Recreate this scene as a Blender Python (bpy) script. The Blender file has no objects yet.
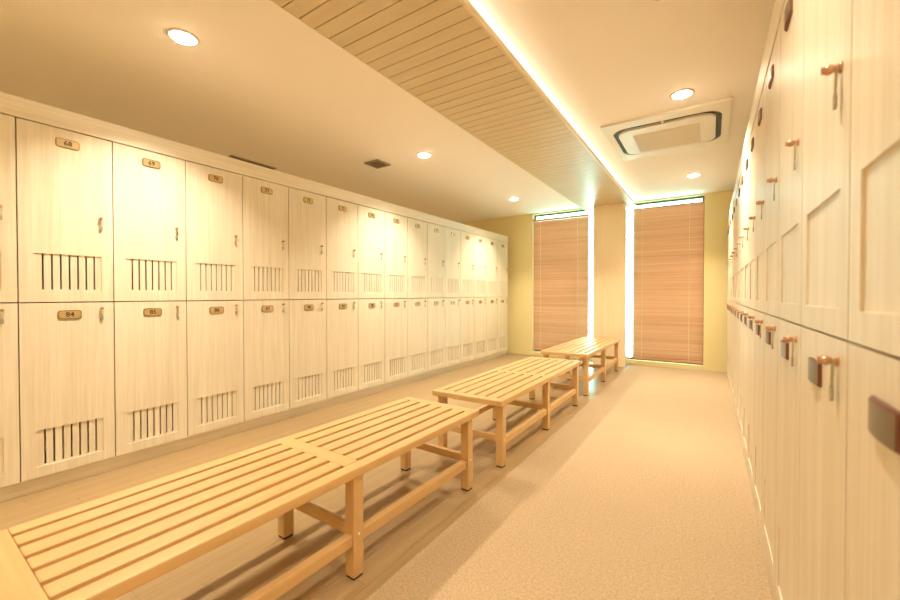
import bpy, bmesh, math, random
from mathutils import Vector, Matrix
random.seed(7)
D = bpy.data
S = bpy.context.scene
COL = S.collection
PI = math.pi

# ------------------------------------------------------------------ materials
def new_mat(name):
    m = D.materials.new(name); m.use_nodes = True
    nt = m.node_tree; b = nt.nodes['Principled BSDF']
    return m, nt, b

def plain(name, col, rough=0.5, metal=0.0, spec=0.5, bump=None):
    m, nt, b = new_mat(name)
    b.inputs['Base Color'].default_value = (*col, 1)
    b.inputs['Roughness'].default_value = rough
    b.inputs['Metallic'].default_value = metal
    b.inputs['Specular IOR Level'].default_value = spec
    tc = nt.nodes.new('ShaderNodeTexCoord')
    nz = nt.nodes.new('ShaderNodeTexNoise'); nz.inputs['Scale'].default_value = bump[0] if bump else 30
    nz.inputs['Detail'].default_value = 4
    nt.links.new(tc.outputs['Object'], nz.inputs['Vector'])
    mr = nt.nodes.new('ShaderNodeMapRange')
    mr.inputs['To Min'].default_value = max(rough - 0.05, 0.02); mr.inputs['To Max'].default_value = min(rough + 0.05, 1)
    nt.links.new(nz.outputs['Fac'], mr.inputs['Value']); nt.links.new(mr.outputs['Result'], b.inputs['Roughness'])
    if bump:
        bp = nt.nodes.new('ShaderNodeBump'); bp.inputs['Strength'].default_value = bump[1]
        bp.inputs['Distance'].default_value = 0.004
        nt.links.new(nz.outputs['Fac'], bp.inputs['Height']); nt.links.new(bp.outputs['Normal'], b.inputs['Normal'])
    return m

def wood(name, dark, light, axis, rough=0.45, fine=70.0, stretch=0.035, spec=0.5, bump=0.15, contrast=(0.3, 0.7), figure=0.0, per_object=0.6, coat=0.0):
    """streaky grain running along AXIS in object space; every object shifts the pattern"""
    m, nt, b = new_mat(name)
    N = nt.nodes; L = nt.links
    tc = N.new('ShaderNodeTexCoord')
    oi = N.new('ShaderNodeObjectInfo')
    mul = N.new('ShaderNodeVectorMath'); mul.operation = 'SCALE'
    comb = N.new('ShaderNodeCombineXYZ')
    for i in range(3): L.new(oi.outputs['Random'], comb.inputs[i])
    mul.inputs['Scale'].default_value = 37.0
    L.new(comb.outputs[0], mul.inputs[0])
    add = N.new('ShaderNodeVectorMath'); add.operation = 'ADD'
    L.new(tc.outputs['Object'], add.inputs[0]); L.new(mul.outputs['Vector'], add.inputs[1])
    mp = N.new('ShaderNodeMapping')
    sc = [1.0, 1.0, 1.0]; sc[axis] = stretch
    mp.inputs['Scale'].default_value = sc
    L.new(add.outputs['Vector'], mp.inputs['Vector'])
    n1 = N.new('ShaderNodeTexNoise'); n1.inputs['Scale'].default_value = fine; n1.inputs['Detail'].default_value = 5; n1.inputs['Roughness'].default_value = 0.6
    L.new(mp.outputs['Vector'], n1.inputs['Vector'])
    n2 = N.new('ShaderNodeTexNoise'); n2.inputs['Scale'].default_value = fine * 0.16; n2.inputs['Detail'].default_value = 3
    n2.inputs['Distortion'].default_value = 1.2
    L.new(mp.outputs['Vector'], n2.inputs['Vector'])
    mix = N.new('ShaderNodeMix'); mix.data_type = 'FLOAT'; mix.inputs['Factor'].default_value = 0.4
    L.new(n1.outputs['Fac'], mix.inputs['A']); L.new(n2.outputs['Fac'], mix.inputs['B'])
    cr = N.new('ShaderNodeValToRGB')
    cr.color_ramp.elements[0].position = contrast[0]; cr.color_ramp.elements[0].color = (*dark, 1)
    cr.color_ramp.elements[1].position = contrast[1]; cr.color_ramp.elements[1].color = (*light, 1)
    L.new(mix.outputs['Result'], cr.inputs['Fac'])
    L.new(cr.outputs['Color'], b.inputs['Base Color'])
    b.inputs['Roughness'].default_value = rough
    b.inputs['Specular IOR Level'].default_value = spec
    b.inputs['Coat Weight'].default_value = coat
    b.inputs['Coat Roughness'].default_value = 0.12
    if bump:
        bp = N.new('ShaderNodeBump'); bp.inputs['Strength'].default_value = bump; bp.inputs['Distance'].default_value = 0.002
        L.new(n1.outputs['Fac'], bp.inputs['Height']); L.new(bp.outputs['Normal'], b.inputs['Normal'])
    return m

def emit(name, col, strength):
    m, nt, b = new_mat(name)
    b.inputs['Base Color'].default_value = (0.9, 0.9, 0.9, 1)
    b.inputs['Emission Color'].default_value = (*col, 1)
    b.inputs['Emission Strength'].default_value = strength
    return m

WARM = (1.0, 0.865, 0.645)
M = {}
M['locker'] = wood('locker_whitewash_oak', (0.66, 0.58, 0.445), (0.82, 0.755, 0.635), 2, rough=0.42, fine=85, stretch=0.03, contrast=(0.28, 0.62), bump=0.12)
M['trimwood'] = wood('locker_trim_oak', (0.66, 0.585, 0.465), (0.82, 0.76, 0.65), 1, rough=0.42, fine=85, stretch=0.03, contrast=(0.28, 0.62), bump=0.12)
M['inside'] = plain('locker_interior_board', (0.35, 0.29, 0.2), 0.7)
M['bench'] = wood('bench_varnished_pine', (0.565, 0.345, 0.14), (0.685, 0.46, 0.22), 1, rough=0.42, fine=55, stretch=0.03, contrast=(0.25, 0.7), bump=0.05, coat=0.0)
M['bench_v'] = wood('bench_leg_pine', (0.565, 0.345, 0.14), (0.685, 0.46, 0.22), 2, rough=0.35, fine=55, stretch=0.03, contrast=(0.25, 0.7), bump=0.05, coat=0.2)
M['bench_x'] = wood('bench_cross_pine', (0.565, 0.345, 0.14), (0.685, 0.46, 0.22), 0, rough=0.42, fine=55, stretch=0.03, contrast=(0.25, 0.7), bump=0.05, coat=0.0)
M['rubber'] = plain('black_rubber_foot', (0.03, 0.025, 0.02), 0.8)
M['pale_plug'] = plain('pale_screw_plug', (0.85, 0.8, 0.7), 0.4)
M['ceiling'] = plain('ceiling_cream_paint', (0.93, 0.865, 0.81), 0.75, bump=(180, 0.05))
M['wall'] = plain('wall_yellow_paint', (0.80, 0.70, 0.38), 0.7, bump=(220, 0.08))
M['pillar'] = wood('pillar_glossy_veneer', (0.88, 0.74, 0.52), (0.94, 0.83, 0.64), 2, rough=0.18, fine=40, stretch=0.02, contrast=(0.3, 0.7), bump=0.0, coat=0.35)
M['panel'] = wood('ceiling_board_veneer', (0.58, 0.47, 0.29), (0.68, 0.56, 0.36), 0, rough=0.42, fine=30, stretch=0.05, contrast=(0.3, 0.7), bump=0.0, spec=0.7)
M['panel_trim'] = plain('ceiling_panel_trim', (0.75, 0.65, 0.46), 0.35)
M['groove'] = plain('dark_groove_backing', (0.10, 0.07, 0.04), 0.7)
M['bronze'] = plain('bronze_metal', (0.42, 0.29, 0.14), 0.34, metal=0.85)
M['oldbronze'] = plain('dark_red_bronze', (0.25, 0.11, 0.075), 0.38, metal=0.7)
M['pewter'] = plain('pewter_plate_face', (0.24, 0.20, 0.15), 0.36, metal=0.8)
M['gold'] = plain('brushed_gold_plate', (0.62, 0.48, 0.26), 0.36, metal=0.7)
M['digit'] = plain('dark_brown_digits', (0.07, 0.045, 0.02), 0.5)
M['copper'] = plain('polished_copper', (0.62, 0.37, 0.25), 0.3, metal=0.7)
M['cord'] = plain('pale_key_cord', (0.55, 0.5, 0.36), 0.5)
M['tag'] = plain('steel_key_tag', (0.46, 0.43, 0.35), 0.3, metal=0.6)
M['white_metal'] = plain('white_painted_metal', (0.82, 0.76, 0.66), 0.4)
M['black'] = plain('black_plastic', (0.06, 0.05, 0.035), 0.6)
M['grille'] = plain('beige_grille_plastic', (0.74, 0.64, 0.49), 0.6)
M['darkframe'] = plain('dark_window_frame', (0.07, 0.075, 0.06), 0.45)
M['vent'] = plain('grey_brown_vent_metal', (0.36, 0.28, 0.19), 0.5, metal=0.3)
M['cordwhite'] = plain('cream_blind_cord', (0.80, 0.66, 0.46), 0.6)
M['lamp'] = emit('downlight_glow', (1.0, 0.88, 0.66), 50)
M['led'] = emit('cove_led_glow', (1.0, 0.87, 0.64), 34)

def blind_mat():
    m = wood('blind_slat_wood', (0.50, 0.25, 0.145), (0.79, 0.475, 0.32), 0, rough=0.45, fine=75, stretch=0.01, contrast=(0.3, 0.7), bump=0.0)
    return m
M['blind'] = blind_mat()

def glass_mat():
    m, nt, b = new_mat('window_glass')
    N = nt.nodes; L = nt.links
    tr = N.new('ShaderNodeBsdfTransparent'); tr.inputs['Color'].default_value = (0.93, 0.98, 0.97, 1)
    gl = N.new('ShaderNodeBsdfGlossy'); gl.inputs['Roughness'].default_value = 0.02
    fr = N.new('ShaderNodeFresnel'); fr.inputs['IOR'].default_value = 1.5
    mx = N.new('ShaderNodeMixShader')
    L.new(fr.outputs[0], mx.inputs[0]); L.new(tr.outputs[0], mx.inputs[1]); L.new(gl.outputs[0], mx.inputs[2])
    L.new(mx.outputs[0], N['Material Output'].inputs['Surface'])
    return m
M['glass'] = glass_mat()

def carpet_mat():
    m, nt, b = new_mat('sand_carpet')
    N = nt.nodes; L = nt.links
    tc = N.new('ShaderNodeTexCoord')
    n1 = N.new('ShaderNodeTexNoise'); n1.inputs['Scale'].default_value = 110; n1.inputs['Detail'].default_value = 6; n1.inputs['Roughness'].default_value = 0.75
    n2 = N.new('ShaderNodeTexVoronoi'); n2.inputs['Scale'].default_value = 160
    n3 = N.new('ShaderNodeTexNoise'); n3.inputs['Scale'].default_value = 2.2; n3.inputs['Detail'].default_value = 3
    for n in (n1, n2, n3): L.new(tc.outputs['Object'], n.inputs['Vector'])
    cr = N.new('ShaderNodeValToRGB')
    cr.color_ramp.elements[0].position = 0.33; cr.color_ramp.elements[0].color = (0.35, 0.255, 0.155, 1)
    cr.color_ramp.elements[1].position = 0.66; cr.color_ramp.elements[1].color = (0.57, 0.435, 0.285, 1)
    mix = N.new('ShaderNodeMix'); mix.data_type = 'FLOAT'; mix.inputs['Factor'].default_value = 0.05
    L.new(n1.outputs['Fac'], mix.inputs['A']); L.new(n3.outputs['Fac'], mix.inputs['B'])
    L.new(mix.outputs['Result'], cr.inputs['Fac']); L.new(cr.outputs['Color'], b.inputs['Base Color'])
    b.inputs['Roughness'].default_value = 0.85; b.inputs['Specular IOR Level'].default_value = 0.25
    bp = N.new('ShaderNodeBump'); bp.inputs['Strength'].default_value = 0.5; bp.inputs['Distance'].default_value = 0.004
    L.new(n2.outputs['Distance'], bp.inputs['Height']); L.new(bp.outputs['Normal'], b.inputs['Normal'])
    return m
M['carpet'] = carpet_mat()
M['vinyl'] = wood('vinyl_plank_floor', (0.305, 0.205, 0.10), (0.405, 0.28, 0.145), 1, rough=0.33, fine=45, stretch=0.03, contrast=(0.25, 0.75), bump=0.08, spec=0.45)

# ------------------------------------------------------------------ mesh helpers
class MB:
    """collects shapes with material slots into one mesh"""
    def __init__(s, *mats): s.bm = bmesh.new(); s.mats = list(mats)
    def box(s, a, b, mi=0, bev=0.0):
        (x0, y0, z0), (x1, y1, z1) = a, b
        g = bmesh.ops.create_cube(s.bm, size=1.0)
        vs = g['verts']
        for v in vs:
            v.co = Vector((x0 + (v.co.x + .5) * (x1 - x0), y0 + (v.co.y + .5) * (y1 - y0), z0 + (v.co.z + .5) * (z1 - z0)))
        fs = {f for v in vs for f in v.link_faces}
        if bev > 0:
            es = list({e for v in vs for e in v.link_edges})
            r = bmesh.ops.bevel(s.bm, geom=es, offset=bev, segments=2, affect='EDGES', profile=0.6)
            fs = set(r['faces']) | {f for f in fs if f.is_valid}
            vv = {v for f in fs for v in f.verts}; fs = {f for v in vv for f in v.link_faces}
        for f in fs: f.material_index = mi
        return s
    def lathe(s, prof, axis, org, mi=0, n=20, smooth=True):
        """prof: (radius, height) pairs along AXIS (unit vector) from ORG"""
        ax = Vector(axis).normalized(); t = Vector((1, 0, 0)) if abs(ax.x) < .9 else Vector((0, 1, 0))
        u = ax.cross(t).normalized(); w = ax.cross(u)
        rings = []
        for r, h in prof:
            c = Vector(org) + ax * h
            if r < 1e-6: rings.append([s.bm.verts.new(c)])
            else: rings.append([s.bm.verts.new(c + (u * math.cos(2*PI*k/n) + w * math.sin(2*PI*k/n)) * r) for k in range(n)])
        for A, B in zip(rings, rings[1:]):
            for k in range(n):
                q = [A[k % len(A)], A[(k+1) % len(A)], B[(k+1) % len(B)], B[k % len(B)]]
                q = list(dict.fromkeys(q))
                if len(q) < 3: continue
                f = s.bm.faces.new(q); f.material_index = mi; f.smooth = smooth
        for R, rev in ((rings[0], True), (rings[-1], False)):
            if len(R) > 2:
                f = s.bm.faces.new(R[::-1] if rev else R); f.material_index = mi
        return s
    def tube(s, pts, r, mi=0, n=8):
        pts = [Vector(p) for p in pts]; prev = None
        for i, p in enumerate(pts):
            d = (pts[min(i+1, len(pts)-1)] - pts[max(i-1, 0)]).normalized()
            t = Vector((0, 0, 1)) if abs(d.z) < .9 else Vector((1, 0, 0))
            u = d.cross(t).normalized(); w = d.cross(u)
            ring = [s.bm.verts.new(p + (u * math.cos(2*PI*k/n) + w * math.sin(2*PI*k/n)) * r) for k in range(n)]
            if prev:
                for k in range(n):
                    f = s.bm.faces.new([prev[k], prev[(k+1) % n], ring[(k+1) % n], ring[k]]); f.smooth = True; f.material_index = mi
            else: s.bm.faces.new(ring[::-1]).material_index = mi
            prev = ring
        s.bm.faces.new(prev).material_index = mi
        return s
    def prism(s, outline, y0, y1, mi=0, front_mi=None, chamfer=0.0):
        """outline in (x, z), extruded along y from y0 (front) to y1 (back); optional front chamfer"""
        cx = sum(p[0] for p in outline) / len(outline); cz = sum(p[1] for p in outline) / len(outline)
        def ring(y, inset):
            out = []
            for x, z in outline:
                dx, dz = x - cx, z - cz; l = math.hypot(dx, dz)
                k = (l - inset) / l if l else 1
                out.append(s.bm.verts.new((cx + dx * k, y, cz + dz * k)))
            return out
        rs = [ring(y0, chamfer)] if chamfer else []
        rs += [ring(y0 + chamfer, 0), ring(y1, 0)]
        n = len(outline)
        f = s.bm.faces.new(rs[0]); f.material_index = mi if front_mi is None else front_mi
        for A, B in zip(rs, rs[1:]):
            for k in range(n):
                f = s.bm.faces.new([A[k], B[k], B[(k+1) % n], A[(k+1) % n]]); f.material_index = mi
        f = s.bm.faces.new(rs[-1][::-1]); f.material_index = mi
        return s
    def build(s, name, parent=None, loc=None, fix=True):
        if fix: bmesh.ops.recalc_face_normals(s.bm, faces=s.bm.faces)
        me = D.meshes.new(name); s.bm.to_mesh(me); s.bm.free()
        for m in s.mats: me.materials.append(M[m])
        return link(name, me, parent, loc)

def link(name, me, parent=None, loc=None):
    o = D.objects.new(name, me); COL.objects.link(o)
    if parent: o.parent = parent
    if loc: o.location = loc
    return o

def mesh_of(mb, name):
    bmesh.ops.recalc_face_normals(mb.bm, faces=mb.bm.faces)
    me = D.meshes.new(name); mb.bm.to_mesh(me); mb.bm.free()
    for m in mb.mats: me.materials.append(M[m])
    return me

def rrect(w, h, r, n=6, cx=0.0, cz=0.0):
    pts = []
    for (sx, sz, a0) in ((1, 1, 0), (-1, 1, 90), (-1, -1, 180), (1, -1, 270)):
        for k in range(n + 1):
            a = math.radians(a0 + 90 * k / n)
            pts.append((cx + sx * (w/2 - r) + r * math.cos(a), cz + sz * (h/2 - r) + r * math.sin(a)))
    return pts

def tag(o, label, cat, group=None):
    o['label'] = label; o['category'] = cat
    if group: o['group'] = group
    return o

def thing(name, label, cat, loc, rz=0, group=None):
    o = D.objects.new(name, None); COL.objects.link(o)
    o.empty_display_size = 0.1
    o.location = loc; o.rotation_euler = (0, 0, rz)
    return tag(o, label, cat, group)

def struct(o): o['kind'] = 'structure'; return o

# ------------------------------------------------------------------ setting
ZC = 2.453                         # ceiling
XR, XL = 0.182, -2.977             # locker fronts
YE = 6.52                          # end wall face
Y0 = -1.6
XRW, XLW = 0.70, -5.6
XV = -0.985                        # carpet edge

struct(MB('carpet').box((XV, Y0, -0.05), (XRW, YE + .3, 0.0)).build('floor'))
# planked vinyl: rows of long boards with hairline joints
mb = MB('vinyl')
x = XLW; row = 0
while x < XV - 1e-4:
    x1 = min(x + 0.1015, XV); y = Y0 - (row * 0.37 % 0.9)
    while y < YE + .3:
        a, b = max(y, Y0), min(y + 0.9, YE + .3)
        if b - a > .01: mb.box((x, a, -0.05), (x1 - 0.0008, b - 0.0008, -0.004))
        y += 0.9
    x = x1; row += 1
struct(mb.build('floor'))
struct(MB('ceiling').box((XLW, Y0, ZC), (XRW + .1, YE + .3, ZC + .08)).build('ceiling'))
struct(MB('wall').box((XRW, Y0, 0), (XRW + .1, YE + .3, ZC)).build('wall_right'))
struct(MB('wall').box((XLW - .1, Y0, -.05), (XLW, YE + .3, ZC)).build('wall_left'))
struct(MB('wall').box((XLW - .1, Y0 - .1, -.05), (XRW + .1, Y0, ZC)).build('wall_back'))
# end wall with its two tall window openings
WL = (-2.584, -1.44); WR = (-1.08, -0.083)
ZS, ZH = 0.062, 2.437
mb = MB('wall')
TH = 0.16
mb.box((XLW, YE + .05, 0), (-3.46, YE + TH, ZC))
mb.box((-3.46, YE, 0), (WL[0], YE + TH, ZC))
mb.box((WL[1], YE, 0), (WR[0], YE + TH, ZC))
mb.box((WR[1], YE, 0), (XRW, YE + TH, ZC))
for w in (WL, WR):
    mb.box((w[0], YE, 0), (w[1], YE + TH, ZS)); mb.box((w[0], YE, ZH), (w[1], YE + TH, ZC))
struct(mb.build('wall_end'))
for i, w in enumerate((WL, WR)):
    f = MB('darkframe'); t = 0.028
    y0, y1 = YE + .085, YE + .125
    f.box((w[0], y0, ZH - t), (w[1], y1, ZH)); f.box((w[0], y0, ZS), (w[1], y1, ZS + t))
    f.box((w[0], y0, ZS + t), (w[0] + t, y1, ZH - t)); f.box((w[1] - t, y0, ZS + t), (w[1], y1, ZH - t))
    fo = struct(f.build('window_%d' % (i + 1)))
    MB('glass').box((w[0] + t, YE + .102, ZS + t), (w[1] - t, YE + .108, ZH - t)).build('pane', fo)
# pillar between the windows, below the dropped ceiling panel
ZB = 2.38
struct(MB('pillar').box((-1.487, 6.165, 0.0), (-1.032, YE - .001, ZB - .001), bev=0.004).build('wall_pillar'))

# ------------------------------------------------------------------ dropped ceiling panel with cove light
BX0, BX1 = -1.672, -0.947
t = thing('ceiling_panel', 'long dropped panel of narrow veneer boards hung below the cream ceiling', 'ceiling panel', ((BX0 + BX1) / 2, 0, ZB))
cx = (BX0 + BX1) / 2; hw = (BX1 - BX0) / 2
mb = MB('panel'); y = 0.045 + 0.0895 * -18
while y < YE - .02:
    a, b = max(y, Y0 + .005), min(y + 0.0895 - 0.006, YE - .002)
    mb.box((-hw + .006, a, 0), (hw - .012, b, 0.014)); y += 0.0895
mb.build('boards', t)
MB('groove').box((-hw + .004, Y0 + .005, .014), (hw - .012, YE - .002, .022)).build('backing', t)
mb = MB('panel_trim')
mb.box((hw - .012, Y0 + .005, -.002), (hw, YE - .002, .036))
mb.build('edge_lip', t)
MB('panel_trim').box((-hw, Y0 + .005, 0.0), (-hw + .004, YE - .002, ZC - ZB - .001)).build('light_block_board', t)  # hidden board added to stop cove light crossing to this side
MB('led').box((hw - .085, Y0 + .05, .022), (hw - .071, YE - .05, .028)).build('light_strip', t)['label'] = 'glowing warm white strip'

# ------------------------------------------------------------------ lockers
W = 0.3918; GAP = 0.0055; DT = 0.02; DEPTH = 0.5
TENS = ['', '', 'twenty', 'thirty', 'forty', 'fifty', 'sixty', 'seventy', 'eighty', 'ninety']
ONES = ['', 'one', 'two', 'three', 'four', 'five', 'six', 'seven', 'eight', 'nine']
def spell(n): return TENS[n // 10] + ('-' + ONES[n % 10] if n % 10 else '')
ORD = ['', 'first', 'second', 'third', 'fourth', 'fifth', 'sixth', 'seventh', 'eighth', 'ninth', 'tenth', 'eleventh', 'twelfth', 'thirteenth', 'fourteenth', 'fifteenth', 'sixteenth']

def door_mesh(name, h, rec, slots):
    """door face at local y=0 facing -y; rec = (z0, z1) of the sunken vent panel; heightfield of cells with depth, None = hole"""
    w = W - GAP
    rx0, rx1 = -0.139, 0.139
    xs = {-w/2, w/2, rx0, rx1}; sl = []
    if slots:
        n = 7
        for k in range(n):
            c = rx0 + .278 * (0.13 + 0.76 * k / (n - 1)); sl.append((c - .004, c + .004)); xs |= {c - .004, c + .004}
    zs = {0, h, rec[0], rec[1]}
    if slots: zs |= {rec[0] + .008, rec[1] - .001}
    xs, zs = sorted(xs), sorted(zs)
    def depth(i, j):
        if i < 0 or j < 0 or i >= len(xs) - 1 or j >= len(zs) - 1: return 'out'
        x = (xs[i] + xs[i+1]) / 2; z = (zs[j] + zs[j+1]) / 2
        if slots and rec[0] + .008 < z < rec[1] - .001 and any(a < x < b for a, b in sl): return None
        if rx0 < x < rx1 and rec[0] < z < rec[1]: return 0.005 if slots else 0.0042
        return 0.0
    bm = bmesh.new(); cache = {}
    def V(x, y, z):
        k = (round(x, 6), round(y, 6), round(z, 6))
        if k not in cache: cache[k] = bm.verts.new(k)
        return cache[k]
    def quad(*p):
        try: bm.faces.new([V(*q) for q in p])
        except ValueError: pass
    DTH = lambda d: DT if d in (None, 'out') else d
    for i in range(len(xs) - 1):
        for j in range(len(zs) - 1):
            d = depth(i, j); x0, x1, z0, z1 = xs[i], xs[i+1], zs[j], zs[j+1]
            if d is not None:
                quad((x0, d, z0), (x1, d, z0), (x1, d, z1), (x0, d, z1))
                quad((x0, DT, z0), (x0, DT, z1), (x1, DT, z1), (x1, DT, z0))
            for (ni, nj, a, b) in ((i+1, j, (x1, z0), (x1, z1)), (i, j+1, (x0, z1), (x1, z1))):
                e = depth(ni, nj); p, q = DTH(d), DTH(e)
                if abs(p - q) > 1e-6: quad((a[0], p, a[1]), (b[0], p, b[1]), (b[0], q, b[1]), (a[0], q, a[1]))
            for (ni, nj, a, b) in ((i-1, j, (x0, z0), (x0, z1)), (i, j-1, (x0, z0), (x1, z0))):
                if depth(ni, nj) == 'out' and d is not None:
                    quad((a[0], d, a[1]), (b[0], d, b[1]), (b[0], DT, b[1]), (a[0], DT, a[1]))
    bmesh.ops.recalc_face_normals(bm, faces=bm.faces)
    me = D.meshes.new(name); bm.to_mesh(me); bm.free(); me.materials.append(M['locker'])
    return me

def carcass_mesh(name, h):
    mb = MB('locker', 'inside'); p = .016; w = W - .001; y0 = DT + .002
    mb.box((-w/2, y0, -.0015), (-w/2 + p, DEPTH, h + .0015)); mb.box((w/2 - p, y0, -.0015), (w/2, DEPTH, h + .0015))
    mb.box((-w/2 + p, y0, -.0015), (w/2 - p, DEPTH, -.0015 + p)); mb.box((-w/2 + p, y0, h + .0015 - p), (w/2 - p, DEPTH, h + .0015))
    mb.box((-w/2 + p, DEPTH - .008, p), (w/2 - p, DEPTH, h - p), 1)
    return mesh_of(mb, name)

def digits_into(mb, txt, size, y, mi):
    cu = D.curves.new('plate_text', 'FONT'); cu.body = txt; cu.size = size; cu.align_x = 'CENTER'; cu.align_y = 'CENTER'
    cu.extrude = 0.0006; cu.resolution_u = 2; cu.offset = 0.0007
    ob = D.objects.new('plate_text', cu); COL.objects.link(ob)
    me = D.meshes.new_from_object(ob.evaluated_get(bpy.context.evaluated_depsgraph_get()))
    n0 = len(mb.bm.faces)
    me.transform(Matrix.Translation((0, y, 0)) @ Matrix.Rotation(PI/2, 4, 'X'))
    mb.bm.from_mesh(me); mb.bm.faces.ensure_lookup_table()
    for f in mb.bm.faces[n0:]: f.material_index = mi
    D.objects.remove(ob); D.curves.remove(cu); D.meshes.remove(me)

def plate_numbered(n):
    mb = MB('bronze', 'gold', 'digit')
    mb.prism(rrect(.100, .050, .014), -.004, 0, 0, chamfer=.0012)
    mb.prism(rrect(.088, .039, .010), -.0052, -.003, 1)
    digits_into(mb, str(n), .036, -.0056, 2)
    return mesh_of(mb, 'number_plate')

def plate_bowed():
    """thick bowed bronze plate of the other bank"""
    mb = MB('oldbronze', 'pewter'); n = 12; w, h = .098, .047
    bm = mb.bm; rows = []
    for k in range(n + 1):
        s = -1 + 2 * k / n; x = s * w / 2
        d = .006 + .004 * (1 - s * s)
        rows.append([bm.verts.new((x, 0, -h/2)), bm.verts.new((x, -d, -h/2)), bm.verts.new((x, -d, h/2)), bm.verts.new((x, 0, h/2))])
    for a, b in zip(rows, rows[1:]):
        for i in range(4):
            f = bm.faces.new([a[i], a[(i+1) % 4], b[(i+1) % 4], b[i]]); f.material_index = 1 if i == 1 else 0
    bm.faces.new(rows[0]); bm.faces.new(rows[-1][::-1])
    bmesh.ops.recalc_face_normals(bm, faces=bm.faces)
    es = [e for e in bm.edges if all(abs(v.co.y) > .003 for v in e.verts) and len({f.material_index for f in e.link_faces}) == 2]
    bmesh.ops.bevel(bm, geom=es, offset=.0022, segments=2, affect='EDGES')
    return mesh_of(mb, 'number_plate')

def lock_mesh(big):
    mb = MB('copper')
    k = 1.0 if big else 0.85
    mb.lathe([(.0095*k, 0), (.0095*k, -.003), (.0055*k, -.0045), (.005*k, -.009), (.0078*k, -.0115), (.0088*k, -.016), (.0078*k, -.021), (.004*k, -.0235), (0, -.024)], (0, 1, 0), (0, 0, 0), n=18)
    mb.box((-.0022, -.0262, -.006), (.0022, -.021, .006), bev=.001)
    return mesh_of(mb, 'lock_knob')

def key_meshes():
    a = MB('cord')
    pts = []
    for k in range(13):                                # loop of cord over the neck of the knob
        t = PI * k / 12; pts.append((.0072 * math.cos(t), -.0062, .0072 * math.sin(t)))
    pts = [(.003, -.0072, -.044), (.0066, -.0066, -.016)] + pts + [(-.0066, -.0066, -.016), (-.003, -.0072, -.044)]
    a.tube(pts, .0012, n=6)
    b = MB('tag', 'cord')
    b.prism([(x, z - .057) for x, z in rrect(.014, .026, .0065)], -.0098, -.0056, 0, chamfer=.0006)
    ring = [(.004 * math.cos(2*PI*k/16), -.0072, -.042 + .004 * math.sin(2*PI*k/16)) for k in range(17)]
    b.tube(ring, .0008, n=6)
    return mesh_of(a, 'key_cord'), mesh_of(b, 'key_tag')

KEY = key_meshes()
LOCK = {False: lock_mesh(False), True: lock_mesh(True)}
BOW = plate_bowed()

def bank(cfg):
    ms = {}
    for tier in ('lower', 'upper'):
        z0, z1 = cfg[tier]
        rec = cfg['rec_' + tier]
        ms[tier] = (door_mesh('door', z1 - z0, (rec[0] - z0, rec[1] - z0), cfg['slots']), carcass_mesh('carcass', z1 - z0), z0, z1)
    return ms

def make_locker(me, name, label, loc, rz, group, plate, plate_at, big, lock_z, key_label, key_group, swing):
    door_me, car_me, z0, z1 = me
    r = thing(name, label, 'locker', (loc[0], loc[1], z0), rz, group)
    link('carcass', car_me, r)
    d = link('door', door_me, r)
    link('number_plate', plate, d, (plate_at[0], 0.0, plate_at[1] - z0))
    lx = W/2 - 0.058
    link('lock_knob', LOCK[big], d, (lx, 0.0, lock_z - z0))
    # the key hangs over the knob's neck: a thing of its own
    kr = Matrix.Rotation(rz, 4, 'Z') @ Vector((lx, 0, 0))
    k = thing('locker_key', key_label, 'key', (loc[0] + kr.x, loc[1] + kr.y, lock_z), rz, key_group)
    k.rotation_euler = (0, 0, rz)
    c = link('cord', KEY[0], k); g = link('key_tag', KEY[1], k)
    return r

LEFT = dict(lower=(.080, 1.006), upper=(1.0125, 1.958), rec_lower=(.135, .330), rec_upper=(1.071, 1.272), slots=True)
RIGHT = dict(lower=(.080, .9735), upper=(.978, 1.941), rec_lower=(.135, .330), rec_upper=(1.026, 1.232), slots=False)
ML, MR = bank(LEFT), bank(RIGHT)
YL0, YR0 = 0.4765, 0.4795
for k in range(-1, 15):
    yc = YL0 + (k + .5) * W
    for tier, base, pz, lz in (('upper', 68, 1.884, 1.494), ('lower', 84, .940, .973)):
        n = base + k
        make_locker(ML[tier], 'locker', 'cream wood-grain locker with slotted vent and number plate %s, %s tier' % (spell(n), tier), (XL, yc), PI/2,
                    'numbered slot-vented lockers', plate_numbered(n), (0, pz), False, lz,
                    'small key on cord hanging from the lock of locker %s' % spell(n), 'keys on the numbered lockers', 0)
for k in range(0, 15):
    yc = YR0 + (k + .5) * W
    if k < 7: where = '%s column counted from the camera' % ORD[k + 1]
    else: where = '%s column counted from the window wall' % ORD[15 - k]
    for tier, pz, lz in (('upper', 1.850, 1.436), ('lower', .893, .937)):
        make_locker(MR[tier], 'locker', '%s tier cream locker with copper knob, %s' % (tier, where), (XR, yc), -PI/2,
                    'copper-knobbed lockers along the carpet', BOW, (-.022, pz), True, lz,
                    'key hanging from copper knob of %s tier locker, %s' % (tier, where), 'keys on the copper-knobbed lockers', 0)

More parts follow.
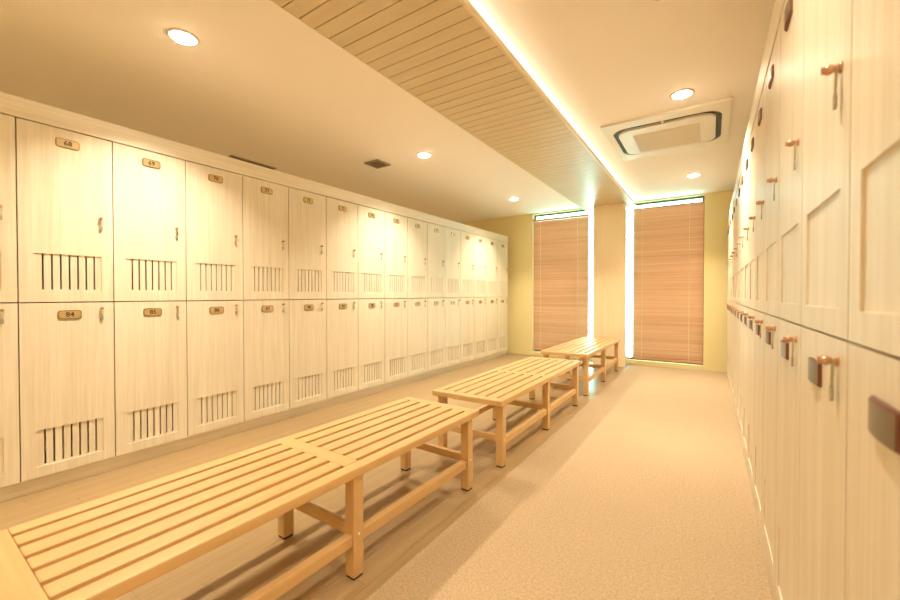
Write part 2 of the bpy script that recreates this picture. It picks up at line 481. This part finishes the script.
YLA, YLB = YL0 - W, YL0 + 15 * W
YRA, YRB = YR0, YR0 + 15 * W
def runs(name, label, cat, a, b, bev=.002): return tag(MB('trimwood').box(a, b, bev=bev).build(name), label, cat)
runs('locker_cornice', 'flat cream cornice board capping the numbered slot-vented lockers', 'cornice', (XL - DEPTH, YLA, 1.9635), (XL + .003, YLB, 2.067))
runs('locker_plinth', 'low cream plinth under the numbered slot-vented lockers', 'plinth', (XL - DEPTH + .02, YLA, -.004), (XL - .022, YLB, .074))
runs('locker_cornice', 'flat cream cornice board capping the copper-knobbed lockers', 'cornice', (XR - .003, YRA, 1.9455), (XR + DEPTH, YRB, 2.075))
runs('locker_plinth', 'pale low plinth under the copper-knobbed lockers beside the carpet', 'plinth', (XR + .004, YRA, 0.0), (XR + DEPTH - .02, YRB, .074))

# ------------------------------------------------------------------ benches
BL, BW, BH, TT = 1.745, 0.508, 0.420, 0.034
def make_bench(label, loc):
    r = thing('slatted_bench', label, 'bench', (loc[0], loc[1], -.004), 0, 'slatted wooden benches in a row')
    return r
def bench_parts():
    P = []
    z0, z1 = BH - TT, BH; eb = .062; rail = .050
    for s in (-1, 1):
        xa, xb = sorted((s * BW/2, s * (BW/2 - rail)))
        P.append(('side_rail', mesh_of(MB('bench').box((xa, -BL/2 + eb, z0), (xb, BL/2 - eb, z1), bev=.005), 'side_rail'), ()))
    for c, wd in ((-BL/2 + eb/2, eb), (BL/2 - eb/2, eb)):
        P.append(('end_board', mesh_of(MB('bench_x').box((-BW/2, c - wd/2, z0), (BW/2, c + wd/2, z1), bev=.006), 'end_board'), ()))
    P.append(('cross_board', mesh_of(MB('bench_x').box((-BW/2 + rail, -.033, z0), (BW/2 - rail, .033, z1), bev=.003), 'cross_board'), ()))
    for half in (-1, 1):
        ya, yb = sorted((half * .033, half * (BL/2 - eb)))
        for i in range(5):
            c = (i - 2) * .078
            P.append(('slat', mesh_of(MB('bench').box((c - .029, ya, z0 + .002), (c + .029, yb, z1), bev=.004), 'slat'), ()))
    ls = .048; lx = BW/2 - ls/2 - .013
    for yy in (-.80, 0, .80):
        for s in (-1, 1):
            leg = mesh_of(MB('bench_v').box((s*lx - ls/2, yy - ls/2, .008), (s*lx + ls/2, yy + ls/2, z0), bev=.004), 'leg')
            foot = mesh_of(MB('rubber').box((s*lx - ls/2 + .003, yy - ls/2 + .003, 0), (s*lx + ls/2 - .003, yy + ls/2 - .003, .008)), 'foot_pad')
            plug = MB('pale_plug'); plug.lathe([(.005, 0), (.005, .0015), (0, .002)], (s, 0, 0), (s * (lx + ls/2), yy, .165), n=10)
            P.append(('leg', leg, (('foot_pad', foot), ('screw_plug', mesh_of(plug, 'screw_plug')))))
        P.append(('cross_stretcher', mesh_of(MB('bench_x').box((-lx + ls/2, yy - .012, .150), (lx - ls/2, yy + .012, .190), bev=.003), 'cross_stretcher'), ()))
    for s in (-1, 1):
        for a in (-.80, 0):
            P.append(('side_stretcher', mesh_of(MB('bench').box((s*lx - .016, a + ls/2, .125), (s*lx + .016, a + .80 - ls/2, .167), bev=.004), 'side_stretcher'), ()))
    return P
BP = bench_parts()
for label, x, y in (('pale slatted wooden bench standing nearest the camera, its near end cut off', -1.328, 1.036),
                    ('pale slatted wooden bench standing in the middle of the row of three', -1.289, 2.995),
                    ('pale slatted wooden bench standing before the pillar and the window blinds', -1.303, 5.035)):
    label = label.replace('standing nearest the camera, its near end cut off', 'at the camera end of the row, its end cut off')
    r = make_bench(label, (x, y))
    if y < 2: r.rotation_euler.z = -.014
    if y > 5: r.scale = (1, 1, 1.05)
    for nm, me, subs in BP:
        p = link(nm, me, r)
        for sn, sm in subs: link(sn, sm, p)

# ------------------------------------------------------------------ blinds
def blind(label, x0, x1, ztop, zbot, open_side):
    cx = (x0 + x1) / 2; w = x1 - x0; y = YE + .030
    r = thing('window_blind', label, 'blind', (cx, y, zbot), 0, 'wooden window blinds')
    H = ztop - zbot
    MB('blind').box((-w/2, -.018, H - .038), (w/2, .018, H), bev=.003).build('headrail', r)
    b = MB('blind').box((-w/2, -.012, 0), (w/2, .012, .030), bev=.004)
    b.build('bottom_rail', r)
    mb = MB('blind'); z = .042; ang = math.radians(68); c, s = math.cos(ang), math.sin(ang); hs = .0135
    while z < H - .034:
        dy, dz = hs * c, hs * s; t = .0012
        vs = []
        for sx in (-w/2 + .002, w/2 - .002):
            for (a, bb) in ((-1, -1), (-1, 1), (1, 1), (1, -1)):
                vs.append(mb.bm.verts.new((sx, a * -dy + bb * t * s, z + a * dz + bb * t * c)))
        A, B = vs[:4], vs[4:]
        mb.bm.faces.new(A); mb.bm.faces.new(B[::-1])
        for k in range(4): mb.bm.faces.new([A[k], B[k], B[(k+1) % 4], A[(k+1) % 4]])
        z += .0235
    mb.build('slats', r)
    for fx in (-.32, .28):
        MB('cordwhite').box((fx * w / .9 - .0022, -.0205, .012), (fx * w / .9 + .0022, -.0185, H - .02)).build('ladder_cord', r)
    for s in (open_side,):
        MB('darkframe').box((s * (w/2 + .006) - .006, -.010, .002), (s * (w/2 + .006) + .006, .010, .026), bev=.002).build('end_cap', r)
blind('closed wooden slat blind over the window next to the numbered lockers', -2.581, -1.642, 2.352, .095, 1)
blind('closed wooden slat blind over the window next to the copper-knobbed lockers', -.992, -.087, 2.352, .085, -1)

# ------------------------------------------------------------------ ceiling fittings
def downlight(x, y, label, k=1.0):
    r = thing('downlight', label, 'ceiling light', (x, y, ZC), 0, 'round recessed downlights')
    mb = MB('white_metal')
    mb.lathe([(.058, -.001), (.060, -.006), (.070, -.005), (.076, -.0005)], (0, 0, 1), (0, 0, 0), n=40)
    mb.build('trim_ring', r, fix=True)
    lm = MB('lamp').lathe([(0, -.0045), (.056, -.005), (.056, -.009), (.045, -.013), (.025, -.0155), (0, -.016)], (0, 0, 1), (0, 0, 0), n=36)
    lm.build('lens', r)
    l = D.lights.new('downlight_beam', 'AREA'); l.shape = 'DISK'; l.size = .08; l.energy = PW * k; l.color = WARM; l.spread = math.radians(106)
    o = D.objects.new('downlight_beam', l); COL.objects.link(o); o.location = (x, y, ZC - .020)
PW = 19
for i, lab in enumerate(('big glowing round downlight in the ceiling above the bench at the camera end', 'glowing round downlight beside the small square ceiling vent', 'small glowing round downlight before the blind next to the numbered lockers')):
    downlight(-2.409, 1.015 + 2.168 * i, lab)
downlight(-.178, 3.215, 'glowing round downlight on the camera side of the ceiling air conditioner')
downlight(-.182, 5.46, 'glowing round downlight between the air conditioner and the window')
for _y, _w in ((1.0, 'near'), (3.2, 'middle'), (5.4, 'window')):  # unseen lamps added to brighten the dark ceiling over the numbered lockers
    downlight(-4.75, _y, 'added unseen fill downlight over the aisle behind the numbered lockers, %s one' % _w)
downlight(-2.409, -1.15, 'round downlight behind the camera above the numbered lockers')
downlight(-.178, 1.03, 'round downlight out of view above the carpet', 0.4)
downlight(-.178, -1.1, 'round downlight behind the camera above the carpet')

# ceiling cassette air conditioner
ax0, ax1, ay0, ay1 = -.780, .120, 3.45, 4.42
acx, acy = (ax0 + ax1) / 2, (ay0 + ay1) / 2; aw, ah = ax1 - ax0, ay1 - ay0
r = thing('air_conditioner', 'flat square ceiling cassette air conditioner with black rounded air slots', 'air conditioner', (acx, acy, ZC))
def zprism(mb, outline, z0, z1, mi=0):
    a = [mb.bm.verts.new((x, y, z0)) for x, y in outline]; b = [mb.bm.verts.new((x, y, z1)) for x, y in outline]
    mb.bm.faces.new(a[::-1]).material_index = mi; mb.bm.faces.new(b).material_index = mi
    n = len(a)
    for k in range(n): mb.bm.faces.new([a[k], a[(k+1) % n], b[(k+1) % n], b[k]]).material_index = mi
def zring(mb, o1, o2, z0, z1, mi=0):
    n = len(o1); R = [[mb.bm.verts.new((x, y, z)) for x, y in o] for o, z in ((o1, z0), (o2, z0), (o2, z1), (o1, z1))]
    for q in range(4):
        A, B = R[q], R[(q+1) % 4]
        for k in range(n): mb.bm.faces.new([A[k], A[(k+1) % n], B[(k+1) % n], B[k]]).material_index = mi
ow, oh = .785, .72          # outer edge of the air slot
iw, ih = .705, .64
mb = MB('white_metal'); zring(mb, rrect(aw, ah, .012, 8), rrect(ow, oh, .13, 8), -.018, -.0005); mb.build('panel_frame', r)
mb = MB('black'); zring(mb, rrect(ow, oh, .13, 8), rrect(iw - .02, ih - .02, .11, 8), -.010, -.0005); mb.build('air_slot', r)['label'] = 'black rounded air slot'
mb = MB('white_metal'); zprism(mb, rrect(iw, ih, .11, 8), -.030, -.011); mb.build('lid', r)
gw, gh = .49, .46
mb = MB('grille')
zprism(mb, rrect(gw, gh, .01, 3, 0, .04), -.033, -.030)
for k in range(24):
    x = -gw/2 + gw * (k + .5) / 24
    mb.box((x - .003, -gh/2 + .052, -.0365), (x + .003, gh/2 + .028, -.033))
mb.build('grille', r)['label'] = 'beige intake grille'
mb = MB('cordwhite')
mb.box((-.012, -oh/2 - .012, -.024), (.006, -ih/2 + .004, -.0185)); mb.build('latch', r)
# square vent and linear slot vent
r = thing('ceiling_vent', 'small square dark metal vent in the cream ceiling beside a downlight', 'vent', (-2.985, 3.12, ZC))
mb = MB('vent'); zring(mb, rrect(.20, .20, .006, 2), rrect(.16, .16, .004, 2), -.012, -.0005); mb.build('frame', r)
mb = MB('black'); zprism(mb, rrect(.16, .16, .004, 2), -.004, -.0005); mb.build('backing', r)
mb = MB('vent')
for k in range(6): mb.box((-.08, -.085 + .03 * k + .004, -.010), (.08, -.085 + .03 * k + .014, -.005))
mb.build('slat', r)
r = thing('ceiling_vent', 'long dark slot vent in the ceiling just above the numbered lockers cornice', 'vent', (-4.10, 2.37, ZC))
mb = MB('vent'); zring(mb, rrect(.16, .50, .004, 2), rrect(.13, .47, .003, 2), -.008, -.0005); mb.build('frame', r)
mb = MB('black'); zprism(mb, rrect(.13, .47, .003, 2), -.004, -.0005); mb.build('backing', r)
# smoke detector, at the very top of the picture
r = thing('smoke_detector', 'small round cream smoke detector on the ceiling above the carpet', 'smoke detector', (-.205, 2.06, ZC))
MB('white_metal').lathe([(.052, -.0005), (.052, -.012), (.046, -.016)], (0, 0, 1), (0, 0, 0), n=32).build('base', r)
MB('grille').lathe([(.034, -.016), (.034, -.030), (.026, -.037), (0, -.038)], (0, 0, 1), (0, 0, 0), n=32).build('sensor_head', r)

# ------------------------------------------------------------------ daylight, camera
w = D.worlds.new('daylight'); S.world = w; w.use_nodes = True
bg = w.node_tree.nodes['Background']; bg.inputs['Color'].default_value = (0.48, 1.0, 0.93, 1); bg.inputs['Strength'].default_value = 20.0
for i, wn in enumerate((WL, WR)):                      # sky portals in the two openings
    l = D.lights.new('window_portal', 'AREA'); l.shape = 'RECTANGLE'; l.size = wn[1] - wn[0]; l.size_y = ZH - ZS
    l.cycles.is_portal = True
    o = D.objects.new('window_portal', l); COL.objects.link(o)
    o.location = ((wn[0] + wn[1]) / 2, YE + .14, (ZH + ZS) / 2); o.rotation_euler = (-PI/2, 0, 0)

c = D.cameras.new('camera'); co = D.objects.new('camera', c); COL.objects.link(co)
c.sensor_width = 36; c.lens = 395.66 / 900 * 36; c.clip_start = 0.01
co.location = (0, 0, 1.05); co.rotation_euler = (PI/2 - 0.013, 0, 0.5829)
c.dof.use_dof = True; c.dof.focus_distance = 2.6; c.dof.aperture_fstop = 2.8
S.camera = co
S.view_settings.view_transform = 'Standard'; S.view_settings.look = 'None'
S.view_settings.exposure = 0.31; S.view_settings.gamma = 1.0; S.view_settings.use_curve_mapping = False
S.cycles.use_denoising = True
S.cycles.max_bounces = 10; S.cycles.diffuse_bounces = 6; S.cycles.glossy_bounces = 4
S.cycles.sample_clamp_indirect = 8.0
